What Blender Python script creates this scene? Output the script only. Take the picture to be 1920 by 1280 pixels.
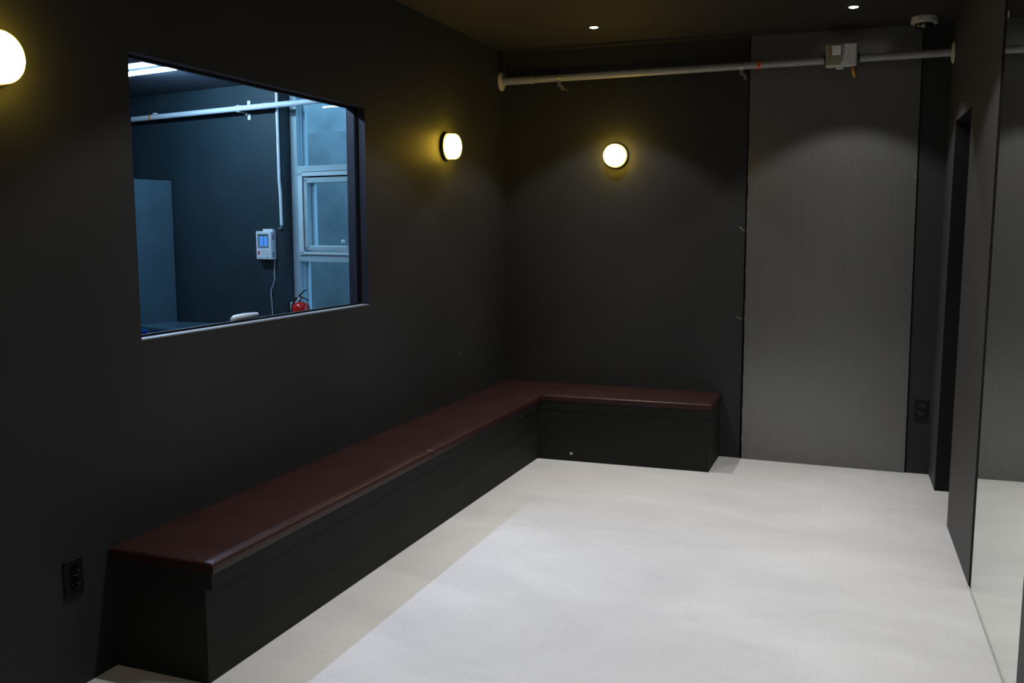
import bpy, bmesh, math, random
from mathutils import Vector, Matrix
random.seed(4)
for o in list(bpy.data.objects): bpy.data.objects.remove(o, do_unlink=True)
S = bpy.context.scene
C = S.collection
PI = math.pi
V = Vector

# ------------------------------------------------------------------ camera
cam_d = bpy.data.cameras.new('camera'); cam = bpy.data.objects.new('camera', cam_d); C.objects.link(cam)
YAW, PITCH, ROLL = 0.36416, -0.12337, -0.0007
cam.location = (2.4425, -6.2929, 1.56)
cam.matrix_world = (Matrix.Translation(cam.location) @ Matrix.Rotation(YAW, 4, 'Z') @
                    Matrix.Rotation(PI/2 + PITCH, 4, 'X') @ Matrix.Rotation(-ROLL, 4, 'Z'))
cam_d.sensor_width = 36.0
cam_d.lens = 1730.46/1920*36.0
cam_d.clip_start = 0.03
S.camera = cam
# ------------------------------------------------------------------ world + exposure
SKY_STR = 4.6            # evening sky over the narrow yard outside the office
w = bpy.data.worlds.new('world'); S.world = w; w.use_nodes = True
w.node_tree.nodes['Background'].inputs[0].default_value = (0.28, 0.62, 1.0, 1)
w.node_tree.nodes['Background'].inputs[1].default_value = SKY_STR
S.view_settings.view_transform = 'Standard'; S.view_settings.look = 'None'
S.view_settings.gamma = 1.0; S.view_settings.use_curve_mapping = False
S.view_settings.exposure = 0.0
# light levels
DOWN_W = 121.0           # each ceiling downlight
DOWN_POW = 14.0; DOWN_SPILL = 0.20
DOWN_COL = (1.0, 0.965, 0.945)
LAMP_COL = (1.0, 0.63, 0.045); LAMP_STR = 28.0
TUBE_COL = (0.44, 0.72, 1.0); TUBE_STR = 400.0; SPOT_COL = (0.50, 0.64, 1.0); SPOT_STR = 440.0

# room dimensions (metres); x = 0 left wall, y = 0 back wall, floor z = 0
H = 2.777
TH = 0.02513; WR = 2.8801          # right wall runs slightly out of parallel
YF = -8.6                          # wall behind the photographer
WX = lambda y: WR - math.tan(TH)*y
A2 = math.radians(10.8)            # the office's rear wall is skewed
U2 = V((-math.cos(A2), math.sin(A2), 0)); N2 = V((math.sin(A2), math.cos(A2), 0))
def SN(s, n, z=0.0): return U2*s + N2*n + V((0, 0, z))

# ------------------------------------------------------------------ materials
def mat(name, col, rough=0.6, metal=0.0, noise=0.0, nscale=8.0, bump=0.0, bscale=60.0, spec=0.5, coat=0.0, stretch=(1, 1, 1), rnoise=0.0):
    m = bpy.data.materials.new(name); m.use_nodes = True
    nt = m.node_tree; b = nt.nodes['Principled BSDF']
    b.inputs['Base Color'].default_value = (*col, 1); b.inputs['Roughness'].default_value = rough
    b.inputs['Metallic'].default_value = metal; b.inputs['Specular IOR Level'].default_value = spec
    b.inputs['Coat Weight'].default_value = coat
    tc = nt.nodes.new('ShaderNodeTexCoord'); mp = nt.nodes.new('ShaderNodeMapping')
    nt.links.new(tc.outputs['Object'], mp.inputs['Vector']); mp.inputs['Scale'].default_value = stretch
    n = nt.nodes.new('ShaderNodeTexNoise'); n.inputs['Scale'].default_value = nscale; n.inputs['Detail'].default_value = 5
    nt.links.new(mp.outputs[0], n.inputs['Vector'])
    r = nt.nodes.new('ShaderNodeValToRGB')
    r.color_ramp.elements[0].position = 0.3; r.color_ramp.elements[1].position = 0.7
    lo = 1-noise; hi = 1+noise
    r.color_ramp.elements[0].color = (col[0]*lo, col[1]*lo, col[2]*lo, 1)
    r.color_ramp.elements[1].color = (col[0]*hi, col[1]*hi, col[2]*hi, 1)
    nt.links.new(n.outputs['Fac'], r.inputs[0]); nt.links.new(r.outputs[0], b.inputs['Base Color'])
    if rnoise:
        mr = nt.nodes.new('ShaderNodeMapRange'); mr.inputs['To Min'].default_value = rough-rnoise; mr.inputs['To Max'].default_value = rough+rnoise
        nt.links.new(n.outputs['Fac'], mr.inputs['Value']); nt.links.new(mr.outputs[0], b.inputs['Roughness'])
    if bump:
        n2 = nt.nodes.new('ShaderNodeTexNoise'); n2.inputs['Scale'].default_value = bscale; n2.inputs['Detail'].default_value = 4
        nt.links.new(mp.outputs[0], n2.inputs['Vector'])
        bp = nt.nodes.new('ShaderNodeBump'); bp.inputs['Strength'].default_value = bump; bp.inputs['Distance'].default_value = 0.004
        nt.links.new(n2.outputs['Fac'], bp.inputs['Height']); nt.links.new(bp.outputs[0], b.inputs['Normal'])
    return m

def emis(name, col, strength, base=(0.8, 0.8, 0.8)):
    m = mat(name, base, 0.4)
    b = m.node_tree.nodes['Principled BSDF']
    b.inputs['Emission Color'].default_value = (*col, 1); b.inputs['Emission Strength'].default_value = strength
    return m

M = {}
M['black_wall'] = mat('charcoal_wall_paint', (0.0300, 0.0318, 0.0334), 0.60, noise=0.06, nscale=2.2, bump=0.12, bscale=180, spec=0.2)
M['grey_wall'] = mat('dark_grey_wall_film', (0.050, 0.051, 0.053), 0.6, noise=0.07, nscale=9, bump=0.1, bscale=120, spec=0.35, stretch=(6, 6, 0.4))
M['panel'] = mat('grey_wall_panel', (0.108, 0.111, 0.111), 0.24, noise=0.05, nscale=14, bump=0.15, bscale=240, spec=1.0, stretch=(5, 5, 0.15))
M['ceiling'] = mat('dark_ceiling_paint', (0.030, 0.028, 0.024), 0.75, noise=0.05, nscale=2, spec=0.2)
M['bench_black'] = mat('black_bench_board', (0.0145, 0.0155, 0.0152), 0.7, noise=0.08, nscale=4, bump=0.08, bscale=90, spec=0.2)
M['leather'] = mat('maroon_vinyl', (0.031, 0.0130, 0.0120), 0.38, noise=0.10, nscale=5, bump=0.12, bscale=34, spec=0.26, rnoise=0.06)
M['piping'] = mat('maroon_piping', (0.05, 0.016, 0.012), 0.3, noise=0.1, bump=0.5, bscale=150)
M['black_plastic'] = mat('black_plastic', (0.007, 0.007, 0.0068), 0.5, noise=0.05, spec=0.25)
M['socket'] = mat('socket_black', (0.004, 0.004, 0.004), 0.25)
M['steel'] = mat('bright_steel', (0.6, 0.6, 0.58), 0.25, metal=1.0, noise=0.05)
M['pipe'] = mat('grey_painted_pipe', (0.30, 0.31, 0.32), 0.33, noise=0.05, nscale=6, bump=0.1, bscale=60)
M['pipe_office'] = mat('pale_painted_pipe', (0.60, 0.64, 0.70), 0.4, noise=0.05, nscale=6)
M['cream'] = mat('cream_plastic', (0.55, 0.50, 0.36), 0.45, noise=0.05)
M['clamp'] = mat('galvanised_clamp', (0.33, 0.33, 0.31), 0.35, metal=0.6, noise=0.1)
M['orange'] = mat('orange_tape', (0.75, 0.16, 0.03), 0.5, noise=0.06)
M['orange_pale'] = mat('amber_tape', (0.98, 0.36, 0.05), 0.5, noise=0.06)
M['ink'] = mat('dark_print', (0.02, 0.012, 0.01), 0.6)
M['box_plastic'] = mat('aged_white_plastic', (0.52, 0.54, 0.50), 0.35, noise=0.07, nscale=14)
M['box_yellow'] = mat('yellowed_clear_plastic', (0.26, 0.25, 0.17), 0.3, noise=0.15, nscale=40)
M['box_white'] = mat('white_switch_plastic', (0.72, 0.74, 0.72), 0.4)
M['rust'] = mat('rust_brown', (0.22, 0.11, 0.045), 0.6, noise=0.3, nscale=60)
M['brass'] = mat('aged_brass', (0.42, 0.27, 0.06), 0.35, metal=0.6, noise=0.2, nscale=50)
M['copper'] = mat('copper_red', (0.28, 0.11, 0.07), 0.35, metal=0.5, noise=0.1)
M['lamp_base'] = mat('dark_bronze_lamp_base', (0.03, 0.027, 0.02), 0.4, metal=0.3)
M['opal'] = emis('lit_opal_glass', LAMP_COL, LAMP_STR)
M['led'] = emis('lit_downlight_lens', (1.0, 0.98, 0.93), 25.0)
M['down_ring'] = mat('black_downlight_ring', (0.03, 0.028, 0.024), 0.5)
M['white_plastic'] = mat('white_plastic', (0.72, 0.74, 0.76), 0.4, noise=0.03)
M['det_body'] = mat('offwhite_detector_plastic', (0.42, 0.41, 0.36), 0.45, noise=0.04)
M['tinted_dome'] = mat('smoked_dome', (0.01, 0.01, 0.01), 0.12)
M['sticker'] = mat('white_sticker', (0.62, 0.62, 0.60), 0.6)
M['chip'] = mat('bare_plaster_chip', (0.30, 0.27, 0.2), 0.8)
M['chip_dark'] = mat('faint_plaster_chip', (0.085, 0.085, 0.08), 0.8)
M['channel'] = mat('thin_pale_channel', (0.34, 0.35, 0.32), 0.5, noise=0.05)
M['gasket'] = mat('black_gasket', (0.004, 0.004, 0.005), 0.9, spec=0.1)
M['lining'] = mat('black_door_lining', (0.009, 0.010, 0.011), 0.75, noise=0.05, spec=0.2)
M['reveal'] = mat('dark_window_reveal', (0.014, 0.016, 0.022), 0.6, noise=0.05)
M['sill'] = mat('pale_aluminium_sill', (0.20, 0.21, 0.22), 0.45, noise=0.04, nscale=12)
# office
M['navy'] = mat('navy_blue_paint', (0.014, 0.029, 0.038), 0.6, noise=0.16, nscale=2.6, bump=0.2, bscale=50, spec=0.35)
M['navy_ceiling'] = mat('navy_ceiling', (0.05, 0.065, 0.09), 0.6, noise=0.1, nscale=3)
M['white_ceiling'] = mat('white_ceiling_boards', (0.17, 0.18, 0.185), 0.7, noise=0.03)
M['office_floor'] = mat('office_grey_floor', (0.20, 0.20, 0.20), 0.5, noise=0.1)
M['alu'] = mat('grey_green_window_frame', (0.38, 0.49, 0.52), 0.42, noise=0.05, nscale=10)
M['alu_light'] = mat('pale_window_sash', (0.58, 0.68, 0.70), 0.4, noise=0.04, nscale=10)
M['locker'] = mat('slate_cabinet_side', (0.055, 0.105, 0.135), 0.35, noise=0.1, nscale=5)
M['desk'] = mat('dark_gloss_desk', (0.05, 0.10, 0.13), 0.2, noise=0.1)
M['blue_bin'] = mat('blue_plastic', (0.01, 0.12, 0.6), 0.4)
M['lcd'] = emis('lit_blue_display', (0.05, 0.28, 1.0), 0.9, base=(0.1, 0.2, 0.5))
M['lcd_frame'] = mat('grey_display_bezel', (0.18, 0.24, 0.30), 0.4)
M['red_switch'] = mat('red_switch', (0.6, 0.03, 0.02), 0.4)
M['red'] = mat('fire_red_enamel', (0.62, 0.015, 0.012), 0.22, noise=0.04, coat=0.5)
M['black_rubber'] = mat('black_rubber', (0.012, 0.012, 0.012), 0.5)
M['tube'] = emis('lit_led_tube', TUBE_COL, TUBE_STR); M['office_led'] = emis('lit_office_downlight', SPOT_COL, SPOT_STR)
M['white_print'] = mat('white_print', (0.7, 0.7, 0.7), 0.6)

def concrete():
    m = mat('bare_concrete', (0.30, 0.32, 0.32), 0.85, noise=0.22, nscale=3.0, bump=0.5, bscale=22)
    return m
M['concrete'] = concrete()

def floor_mat():
    m = bpy.data.materials.new('pale_concrete_vinyl'); m.use_nodes = True
    nt = m.node_tree; b = nt.nodes['Principled BSDF']; L = nt.links
    tc = nt.nodes.new('ShaderNodeTexCoord')
    mp = nt.nodes.new('ShaderNodeMapping'); mp.inputs['Scale'].default_value = (0.8, 1.6, 1); L.new(tc.outputs['Object'], mp.inputs[0])
    n = nt.nodes.new('ShaderNodeTexNoise'); n.inputs['Scale'].default_value = 1.3; n.inputs['Detail'].default_value = 8; n.inputs['Roughness'].default_value = 0.62; n.inputs['Distortion'].default_value = 0.6
    L.new(mp.outputs[0], n.inputs['Vector'])
    r = nt.nodes.new('ShaderNodeValToRGB'); e = r.color_ramp.elements
    e[0].position = 0.28; e[0].color = (0.475, 0.47, 0.462, 1); e[1].position = 0.72; e[1].color = (0.60, 0.60, 0.588, 1)
    L.new(n.outputs['Fac'], r.inputs[0])
    n2 = nt.nodes.new('ShaderNodeTexNoise'); n2.inputs['Scale'].default_value = 55; n2.inputs['Detail'].default_value = 3
    mp2 = nt.nodes.new('ShaderNodeMapping'); mp2.inputs['Scale'].default_value = (1.0, 2.2, 1); L.new(tc.outputs['Object'], mp2.inputs[0]); L.new(mp2.outputs[0], n2.inputs['Vector'])
    r2 = nt.nodes.new('ShaderNodeValToRGB'); e = r2.color_ramp.elements
    e[0].position = 0.25; e[0].color = (0.93, 0.93, 0.93, 1); e[1].position = 0.75; e[1].color = (1.05, 1.05, 1.05, 1)
    L.new(n2.outputs['Fac'], r2.inputs[0])
    mx = nt.nodes.new('ShaderNodeMix'); mx.data_type = 'RGBA'; mx.blend_type = 'MULTIPLY'; mx.inputs[0].default_value = 1
    L.new(r.outputs[0], mx.inputs[6]); L.new(r2.outputs[0], mx.inputs[7])
    bk = nt.nodes.new('ShaderNodeTexBrick'); bk.inputs['Scale'].default_value = 1.0; bk.inputs['Brick Width'].default_value = 0.9; bk.inputs['Row Height'].default_value = 0.9
    bk.offset = 0.5; bk.inputs['Mortar Size'].default_value = 0.0012; bk.inputs['Mortar Smooth'].default_value = 0.4
    bk.inputs['Color1'].default_value = (1.0, 1.0, 1.0, 1); bk.inputs['Color2'].default_value = (0.97, 0.975, 0.98, 1); bk.inputs['Mortar'].default_value = (0.90, 0.90, 0.90, 1)
    mp3 = nt.nodes.new('ShaderNodeMapping'); mp3.inputs['Location'].default_value = (-0.02, 0.05, 0); L.new(tc.outputs['Object'], mp3.inputs[0]); L.new(mp3.outputs[0], bk.inputs['Vector'])
    mx2 = nt.nodes.new('ShaderNodeMix'); mx2.data_type = 'RGBA'; mx2.blend_type = 'MULTIPLY'; mx2.inputs[0].default_value = 1
    L.new(mx.outputs[2], mx2.inputs[6]); L.new(bk.outputs['Color'], mx2.inputs[7])
    L.new(mx2.outputs[2], b.inputs['Base Color'])
    b.inputs['Roughness'].default_value = 0.62; b.inputs['Specular IOR Level'].default_value = 0.3
    bp = nt.nodes.new('ShaderNodeBump'); bp.inputs['Strength'].default_value = 0.06; bp.inputs['Distance'].default_value = 0.002
    L.new(n2.outputs['Fac'], bp.inputs['Height']); L.new(bp.outputs[0], b.inputs['Normal'])
    return m
M['floor'] = floor_mat()

def mirror_mat():
    m = bpy.data.materials.new('mirror_glass'); m.use_nodes = True
    nt = m.node_tree; b = nt.nodes['Principled BSDF']
    b.inputs['Base Color'].default_value = (0.86, 0.91, 0.83, 1); b.inputs['Metallic'].default_value = 1.0; b.inputs['Roughness'].default_value = 0.0
    n = nt.nodes.new('ShaderNodeTexNoise'); n.inputs['Scale'].default_value = 3
    mr = nt.nodes.new('ShaderNodeMapRange'); mr.inputs['To Min'].default_value = 0.0; mr.inputs['To Max'].default_value = 0.012
    nt.links.new(n.outputs['Fac'], mr.inputs['Value']); nt.links.new(mr.outputs[0], b.inputs['Roughness'])
    return m
M['mirror'] = mirror_mat()

def glass_mat(name, tint, refl_rough=0.0):
    # thin architectural pane: clear transmission plus Fresnel reflection (light passes straight through)
    m = bpy.data.materials.new(name); m.use_nodes = True
    nt = m.node_tree; nt.nodes.clear(); L = nt.links
    out = nt.nodes.new('ShaderNodeOutputMaterial'); mx = nt.nodes.new('ShaderNodeMixShader')
    tr = nt.nodes.new('ShaderNodeBsdfTransparent'); gl = nt.nodes.new('ShaderNodeBsdfGlossy'); fr = nt.nodes.new('ShaderNodeFresnel')
    fr.inputs['IOR'].default_value = 1.45; gl.inputs['Roughness'].default_value = refl_rough; tr.inputs[0].default_value = (*tint, 1)
    n = nt.nodes.new('ShaderNodeTexNoise'); n.inputs['Scale'].default_value = 2.0
    mr = nt.nodes.new('ShaderNodeMapRange'); mr.inputs['To Max'].default_value = 0.02; L.new(n.outputs['Fac'], mr.inputs['Value']); L.new(mr.outputs[0], gl.inputs['Roughness'])   # faint smears
    ge = nt.nodes.new('ShaderNodeNewGeometry'); mt = nt.nodes.new('ShaderNodeMath'); mt.operation = 'MULTIPLY_ADD'   # outer faces reflect, inner faces only transmit
    mt.inputs[1].default_value = -1.0; mt.inputs[2].default_value = 1.0; L.new(ge.outputs['Backfacing'], mt.inputs[0])
    m2 = nt.nodes.new('ShaderNodeMath'); m2.operation = 'MULTIPLY'; L.new(fr.outputs[0], m2.inputs[0]); L.new(mt.outputs[0], m2.inputs[1])
    L.new(m2.outputs[0], mx.inputs[0]); L.new(tr.outputs[0], mx.inputs[1]); L.new(gl.outputs[0], mx.inputs[2]); L.new(mx.outputs[0], out.inputs[0])
    return m
M['glass'] = glass_mat('clear_window_glass', (0.94, 0.97, 0.97))
M['glass_far'] = glass_mat('office_window_glass', (0.90, 0.95, 0.97))

# ------------------------------------------------------------------ mesh helpers
def quad_box(bm, lo, hi, mi=0):
    vs = [bm.verts.new((x, y, z)) for z in (lo[2], hi[2]) for y in (lo[1], hi[1]) for x in (lo[0], hi[0])]
    for f in ((0, 2, 3, 1), (4, 5, 7, 6), (0, 1, 5, 4), (2, 6, 7, 3), (0, 4, 6, 2), (1, 3, 7, 5)):
        fc = bm.faces.new([vs[i] for i in f]); fc.material_index = mi
    return vs
def prism(bm, pts, z0, z1, mi=0):
    """vertical prism from a ccw footprint of (x, y)"""
    a = [bm.verts.new((p[0], p[1], z0)) for p in pts]; b = [bm.verts.new((p[0], p[1], z1)) for p in pts]
    k = len(pts)
    for f in ([*reversed(a)], b, *[[a[i], a[(i+1) % k], b[(i+1) % k], b[i]] for i in range(k)]):
        fc = bm.faces.new(f); fc.material_index = mi
def extrude_poly(bm, pts3, vec, mi=0):
    a = [bm.verts.new(V(p)) for p in pts3]; b = [bm.verts.new(V(p)+V(vec)) for p in pts3]; k = len(a)
    for f in ([*reversed(a)], b, *[[a[i], a[(i+1) % k], b[(i+1) % k], b[i]] for i in range(k)]):
        bm.faces.new(f).material_index = mi
def frame_of(d):
    d = V(d).normalized(); up = V((0, 0, 1)) if abs(d.z) < 0.9 else V((1, 0, 0))
    x = d.cross(up).normalized(); y = x.cross(d).normalized(); return x, y, d
def tube(bm, pts, r, seg=20, mi=0, caps=True):
    pts = [V(p) for p in pts]; rings = []
    x = None
    for i, p in enumerate(pts):
        a = pts[i]-pts[i-1] if i else pts[1]-pts[0]; b = pts[i+1]-pts[i] if i < len(pts)-1 else a
        d = (a.normalized()+b.normalized()).normalized()
        if x is None: x, y, _ = frame_of(d)
        else:
            x = (x - d*x.dot(d)).normalized()
        y = d.cross(x).normalized()
        rr = r[i] if isinstance(r, (list, tuple)) else r
        rings.append([bm.verts.new(p + x*rr*math.cos(2*PI*k/seg) + y*rr*math.sin(2*PI*k/seg)) for k in range(seg)])
    for a, b in zip(rings, rings[1:]):
        for k in range(seg):
            f = bm.faces.new([a[k], a[(k+1) % seg], b[(k+1) % seg], b[k]]); f.material_index = mi; f.smooth = True
    if caps:
        bm.faces.new([*reversed(rings[0])]).material_index = mi; bm.faces.new(rings[-1]).material_index = mi
def lathe(bm, org, axis, prof, seg=40, mi=0):
    """prof: list of (distance along axis, radius)"""
    x, y, d = frame_of(axis); org = V(org); rings = []
    for t, r in prof:
        if r < 1e-6: rings.append([bm.verts.new(org+d*t)])
        else: rings.append([bm.verts.new(org+d*t + x*r*math.cos(2*PI*k/seg) + y*r*math.sin(2*PI*k/seg)) for k in range(seg)])
    for a, b in zip(rings, rings[1:]):
        if len(a) == 1 and len(b) == 1: continue
        for k in range(seg):
            if len(a) == 1: f = bm.faces.new([a[0], b[(k+1) % seg], b[k]])
            elif len(b) == 1: f = bm.faces.new([a[k], a[(k+1) % seg], b[0]])
            else: f = bm.faces.new([a[k], a[(k+1) % seg], b[(k+1) % seg], b[k]])
            f.material_index = mi; f.smooth = True
    for rg, rev in ((rings[0], True), (rings[-1], False)):
        if len(rg) > 1: bm.faces.new([*reversed(rg)] if rev else rg).material_index = mi
def obj(name, bm, m, parent=None, bevel=0.0, bseg=3, smooth=False, sharp=True):
    bmesh.ops.recalc_face_normals(bm, faces=bm.faces[:])
    me = bpy.data.meshes.new(name)
    bm.to_mesh(me); bm.free()
    for x in (m if isinstance(m, (list, tuple)) else [m]): me.materials.append(x)
    o = bpy.data.objects.new(name, me); C.objects.link(o)
    if parent: o.parent = parent; o.matrix_parent_inverse = Matrix.Translation(-parent.location) if parent.type == 'EMPTY' else Matrix()
    if bevel:
        md = o.modifiers.new('bevel', 'BEVEL'); md.width = bevel; md.segments = bseg; md.limit_method = 'ANGLE'; md.angle_limit = math.radians(40)
        for p in me.polygons: p.use_smooth = True
        md.harden_normals = True
    if smooth and not bevel:
        for p in me.polygons: p.use_smooth = True
    if any(p.use_smooth for p in me.polygons):
        try: me.set_sharp_from_angle(angle=math.radians(40))
        except Exception: pass
    return o
def thing(name, label, cat, loc=(0, 0, 0), group=None):
    o = bpy.data.objects.new(name, None); C.objects.link(o); o.location = loc; o.empty_display_size = 0.1
    o['label'] = label; o['category'] = cat
    if group: o['group'] = group
    return o
def tag(o, label, cat, group=None):
    o['label'] = label; o['category'] = cat
    if group: o['group'] = group
    return o
def struct(name, bm, m, label=None, cat=None, **k):
    o = obj(name, bm, m, **k); o['kind'] = 'structure'
    if label: o['label'] = label
    if cat: o['category'] = cat
    return o
def B(): return bmesh.new()
def bx(lo, hi): b = B(); quad_box(b, lo, hi); return b

# ------------------------------------------------------------------ room shell
b = B(); prism(b, [(-0.11, YF), (WX(YF)+2.2, YF), (WX(YF)+2.2, 0.2), (-0.11, 0.2)], -0.12, 0)
struct('floor', b, M['floor'], 'pale grey cloudy vinyl floor of the dark room', 'floor')
b = B(); prism(b, [(-0.11, YF), (WX(YF)+0.16, YF), (WX(0)+0.16, 0.16), (-0.11, 0.16)], H, H+0.12)
struct('ceiling', b, M['ceiling'], 'dark painted ceiling with small recessed lights', 'ceiling')
# left wall with the window opening
WY0, WY1, WZ0, WZ1 = -3.6655, -2.0166, 1.1532, 2.1733
TW = 0.11
b = B()
quad_box(b, (-TW, YF, 0), (0, WY0, H)); quad_box(b, (-TW, WY1, 0), (0, 0.0, H))
quad_box(b, (-TW, WY0, 0), (0, WY1, WZ0)); quad_box(b, (-TW, WY0, WZ1), (0, WY1, H))
wl = struct('wall_left', b, M['black_wall'], 'charcoal left wall with the office window opening and two round lamps', 'wall')
# back wall: charcoal left and right of the grey panel
b = bx((-TW, 0, 0), (WX(0)+0.16, 0.14, H))
wb = struct('wall_back', b, M['black_wall'], 'charcoal back wall behind the grey panel', 'wall')
b = bx((-TW, YF-0.12, 0), (WX(YF)+0.16, YF, H)); struct('wall_front', b, M['black_wall'], 'dark wall behind the camera', 'wall')
# right wall: pier, doorway opening with header, long run beyond the mirror
J1, J2, HZ = 0.380, 1.079, 2.158
M1, M2 = 1.950, 3.085
def rw(bm, ya, yb, z0, z1, t=0.15, off=0.0):
    p = [(WX(-ya)+off, -ya), (WX(-ya)+t, -ya), (WX(-yb)+t, -yb), (WX(-yb)+off, -yb)]
    prism(bm, p, z0, z1)
b = B()
rw(b, 0.0, J1, 0, H); rw(b, J1, J2, HZ, H); rw(b, J2, M1, 0, H); rw(b, M2, -YF, 0, H)
rw(b, M1, M2, 0, H, off=0.02)
struct('wall_right', b, M['grey_wall'], 'dark grey right wall with a doorway beside the mirror', 'wall')
# black lining of the doorway (far jamb, near jamb and head)
b = B()
prism(b, [(WX(-J1)+0.002, -J1-0.003), (WX(-J1)+0.15, -J1-0.003), (WX(-J1)+0.15, -J1+0.0005), (WX(-J1)+0.002, -J1+0.0005)], 0, HZ)
prism(b, [(WX(-J2)+0.002, -J2-0.0005), (WX(-J2)+0.15, -J2-0.0005), (WX(-J2)+0.15, -J2+0.003), (WX(-J2)+0.002, -J2+0.003)], 0, HZ)
prism(b, [(WX(-J2)+0.002, -J2), (WX(-J2)+0.15, -J2), (WX(-J1)+0.15, -J1), (WX(-J1)+0.002, -J1)], HZ-0.003, HZ+0.0005)
struct('door_1', b, M['lining'], 'open doorway with black lining in the right wall beside the mirror', 'doorway')
# dark passage behind the doorway
b = B()
quad_box(b, (WX(0)+1.3, -2.4, 0), (WX(0)+1.4, 0.14, 2.5)); quad_box(b, (WX(0)+0.15, 0.0, 0), (WX(0)+1.4, 0.14, 2.5))
quad_box(b, (WX(0)+0.2, -2.5, 0), (WX(0)+1.4, -2.4, 2.5)); quad_box(b, (WX(0)+0.15, -2.5, 2.5), (WX(0)+1.4, 0.14, 2.6))
struct('wall_passage', b, M['black_wall'], 'unlit passage walls behind the doorway in the right wall', 'wall')

# mirror flush in the right wall, with its black left edge strip
mir = thing('wall_mirror', 'tall frameless mirror on the right wall reflecting floor and grey panel', 'mirror', (WX(-2.5), -2.5, 0.0))
b = B(); rw(b, 2.008, M2, 0.0, H, t=0.0195, off=0.002); o = obj('mirror_pane', b, M['mirror'], mir)
b = B(); rw(b, M1, 2.008, 0.0, H, t=0.0195, off=0.003); o = obj('edge_strip', b, M['gasket'], mir); o['label'] = 'narrow black edge strip'
b = B(); rw(b, 2.008, M2, 0.0, 0.003, t=0.003, off=-0.002); o = obj('bottom_channel', b, M['channel'], mir)

# ------------------------------------------------------------------ grey panel on the back wall
b = B()
pts = [(1.7165, 0.0), (2.7375, 0.0), (2.7085, H), (1.6955, H)]
# slightly ragged left edge where sealant meets the charcoal paint
left = []
random.seed(11)
for i in range(60):
    t = 1 - (i+1)/61; left.append((1.7165+(1.6955-1.7165)*t + random.choice((0, 0, 0, .002, -.0025)), H*t))
poly = [pts[0], pts[1], pts[2], pts[3]] + left
extrude_poly(b, [(x, -0.012, z+0.0005) for x, z in poly], (0, 0.0118, 0))
bp = tag(obj('wall_panel', b, M['panel']), 'tall light grey board panel covering the back wall right of the bench', 'panel')
b = B(); quad_box(b, (2.7065, -0.0135, 1.86), (2.7105, -0.0115, 1.884)); o = obj('scratch', b, M['chip'], bp); o['label'] = 'small pale scratch near the right edge'
# black sealant line at left; black strip at right stands in for a shadow
b = B(); extrude_poly(b, [(1.7005, -0.003, 0), (1.7165, -0.003, 0), (1.6955, -0.003, H), (1.6865, -0.003, H)], (0, 0.0028, 0))
struct('trim_1', b, M['gasket'])
b = B(); extrude_poly(b, [(2.7375, -0.006, 0), (2.7455, -0.006, 0), (2.7150, -0.006, H), (2.7085, -0.006, H)], (0, 0.0058, 0))
struct('trim_shadow', b, M['gasket'])

# small marks in the wall paint (children of the walls)
def mark(name, parent, pts, m, t=0.0012):
    b = B(); a = [V(p) for p in pts]; nrm = (a[1]-a[0]).cross(a[2]-a[0]).normalized()
    extrude_poly(b, [p for p in a], nrm*t); return obj(name, b, m, parent)
def stroke(name, parent, p, q, wdt, m, nrm):
    p, q, nrm = V(p), V(q), V(nrm); s = (q-p).cross(nrm).normalized()*wdt/2
    b = B(); extrude_poly(b, [p-s, q-s*0.5, q+s*0.5, p+s], nrm*0.0012); return obj(name, b, m, parent)
stroke('paint_scratch', wb, (1.655, 0, 1.562), (1.690, 0, 1.533), 0.006, M['chip'], (0, -1, 0))
stroke('paint_scratch', wb, (1.653, 0, 0.966), (1.690, 0, 0.948), 0.005, M['chip'], (0, -1, 0))
for x, z in ((0.073, 0.478), (0.094, 0.475), (0.130, 0.474), (0.075, 0.495)):
    b = bx((x, -0.0012, z), (x+0.006, 0, z+0.006)); obj('paint_speck', b, M['chip_dark'], wb)
for x, z in ((1.61, 0.828), (0.62, 0.50)):
    b = bx((x, -0.0012, z), (x+0.005, 0, z+0.005)); obj('paint_speck', b, M['chip_dark'], wb)
stroke('paint_scratch', wl, (0, -0.85, 0.752), (0, -0.825, 0.728), 0.007, M['chip'], (1, 0, 0))

# ------------------------------------------------------------------ window in the left wall
win = B()
quad_box(win, (-0.060, WY0, WZ0), (-0.045, WY1, WZ0+0.0085)); quad_box(win, (-0.060, WY0, WZ1-0.011), (-0.045, WY1, WZ1))
quad_box(win, (-0.060, WY0, WZ0), (-0.045, WY0+0.011, WZ1)); quad_box(win, (-0.060, WY1-0.011, WZ0), (-0.045, WY1, WZ1))
w1 = struct('window_1', win, M['gasket'], 'large fixed glass window in the left wall looking into the blue lit office', 'window')
b = bx((-0.055, WY0+0.004, WZ0+0.004), (-0.050, WY1-0.004, WZ1-0.004)); obj('glass_pane', b, M['glass'], w1)
b = bx((-0.108, WY0, WZ0-0.004), (0.0015, WY1+0.004, WZ0+0.0015)); o = obj('window_sill', b, M['sill'], w1); o['label'] = 'pale metal sill strip'
b = B()
quad_box(b, (-0.11, WY1-0.0035, WZ0), (-0.0, WY1+0.0005, WZ1)); quad_box(b, (-0.11, WY0-0.0005, WZ0), (-0.0, WY0+0.0035, WZ1)); quad_box(b, (-0.11, WY0, WZ1-0.0035), (-0.0, WY1, WZ1+0.0005))
obj('window_reveal', b, M['reveal'], w1)

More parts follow.
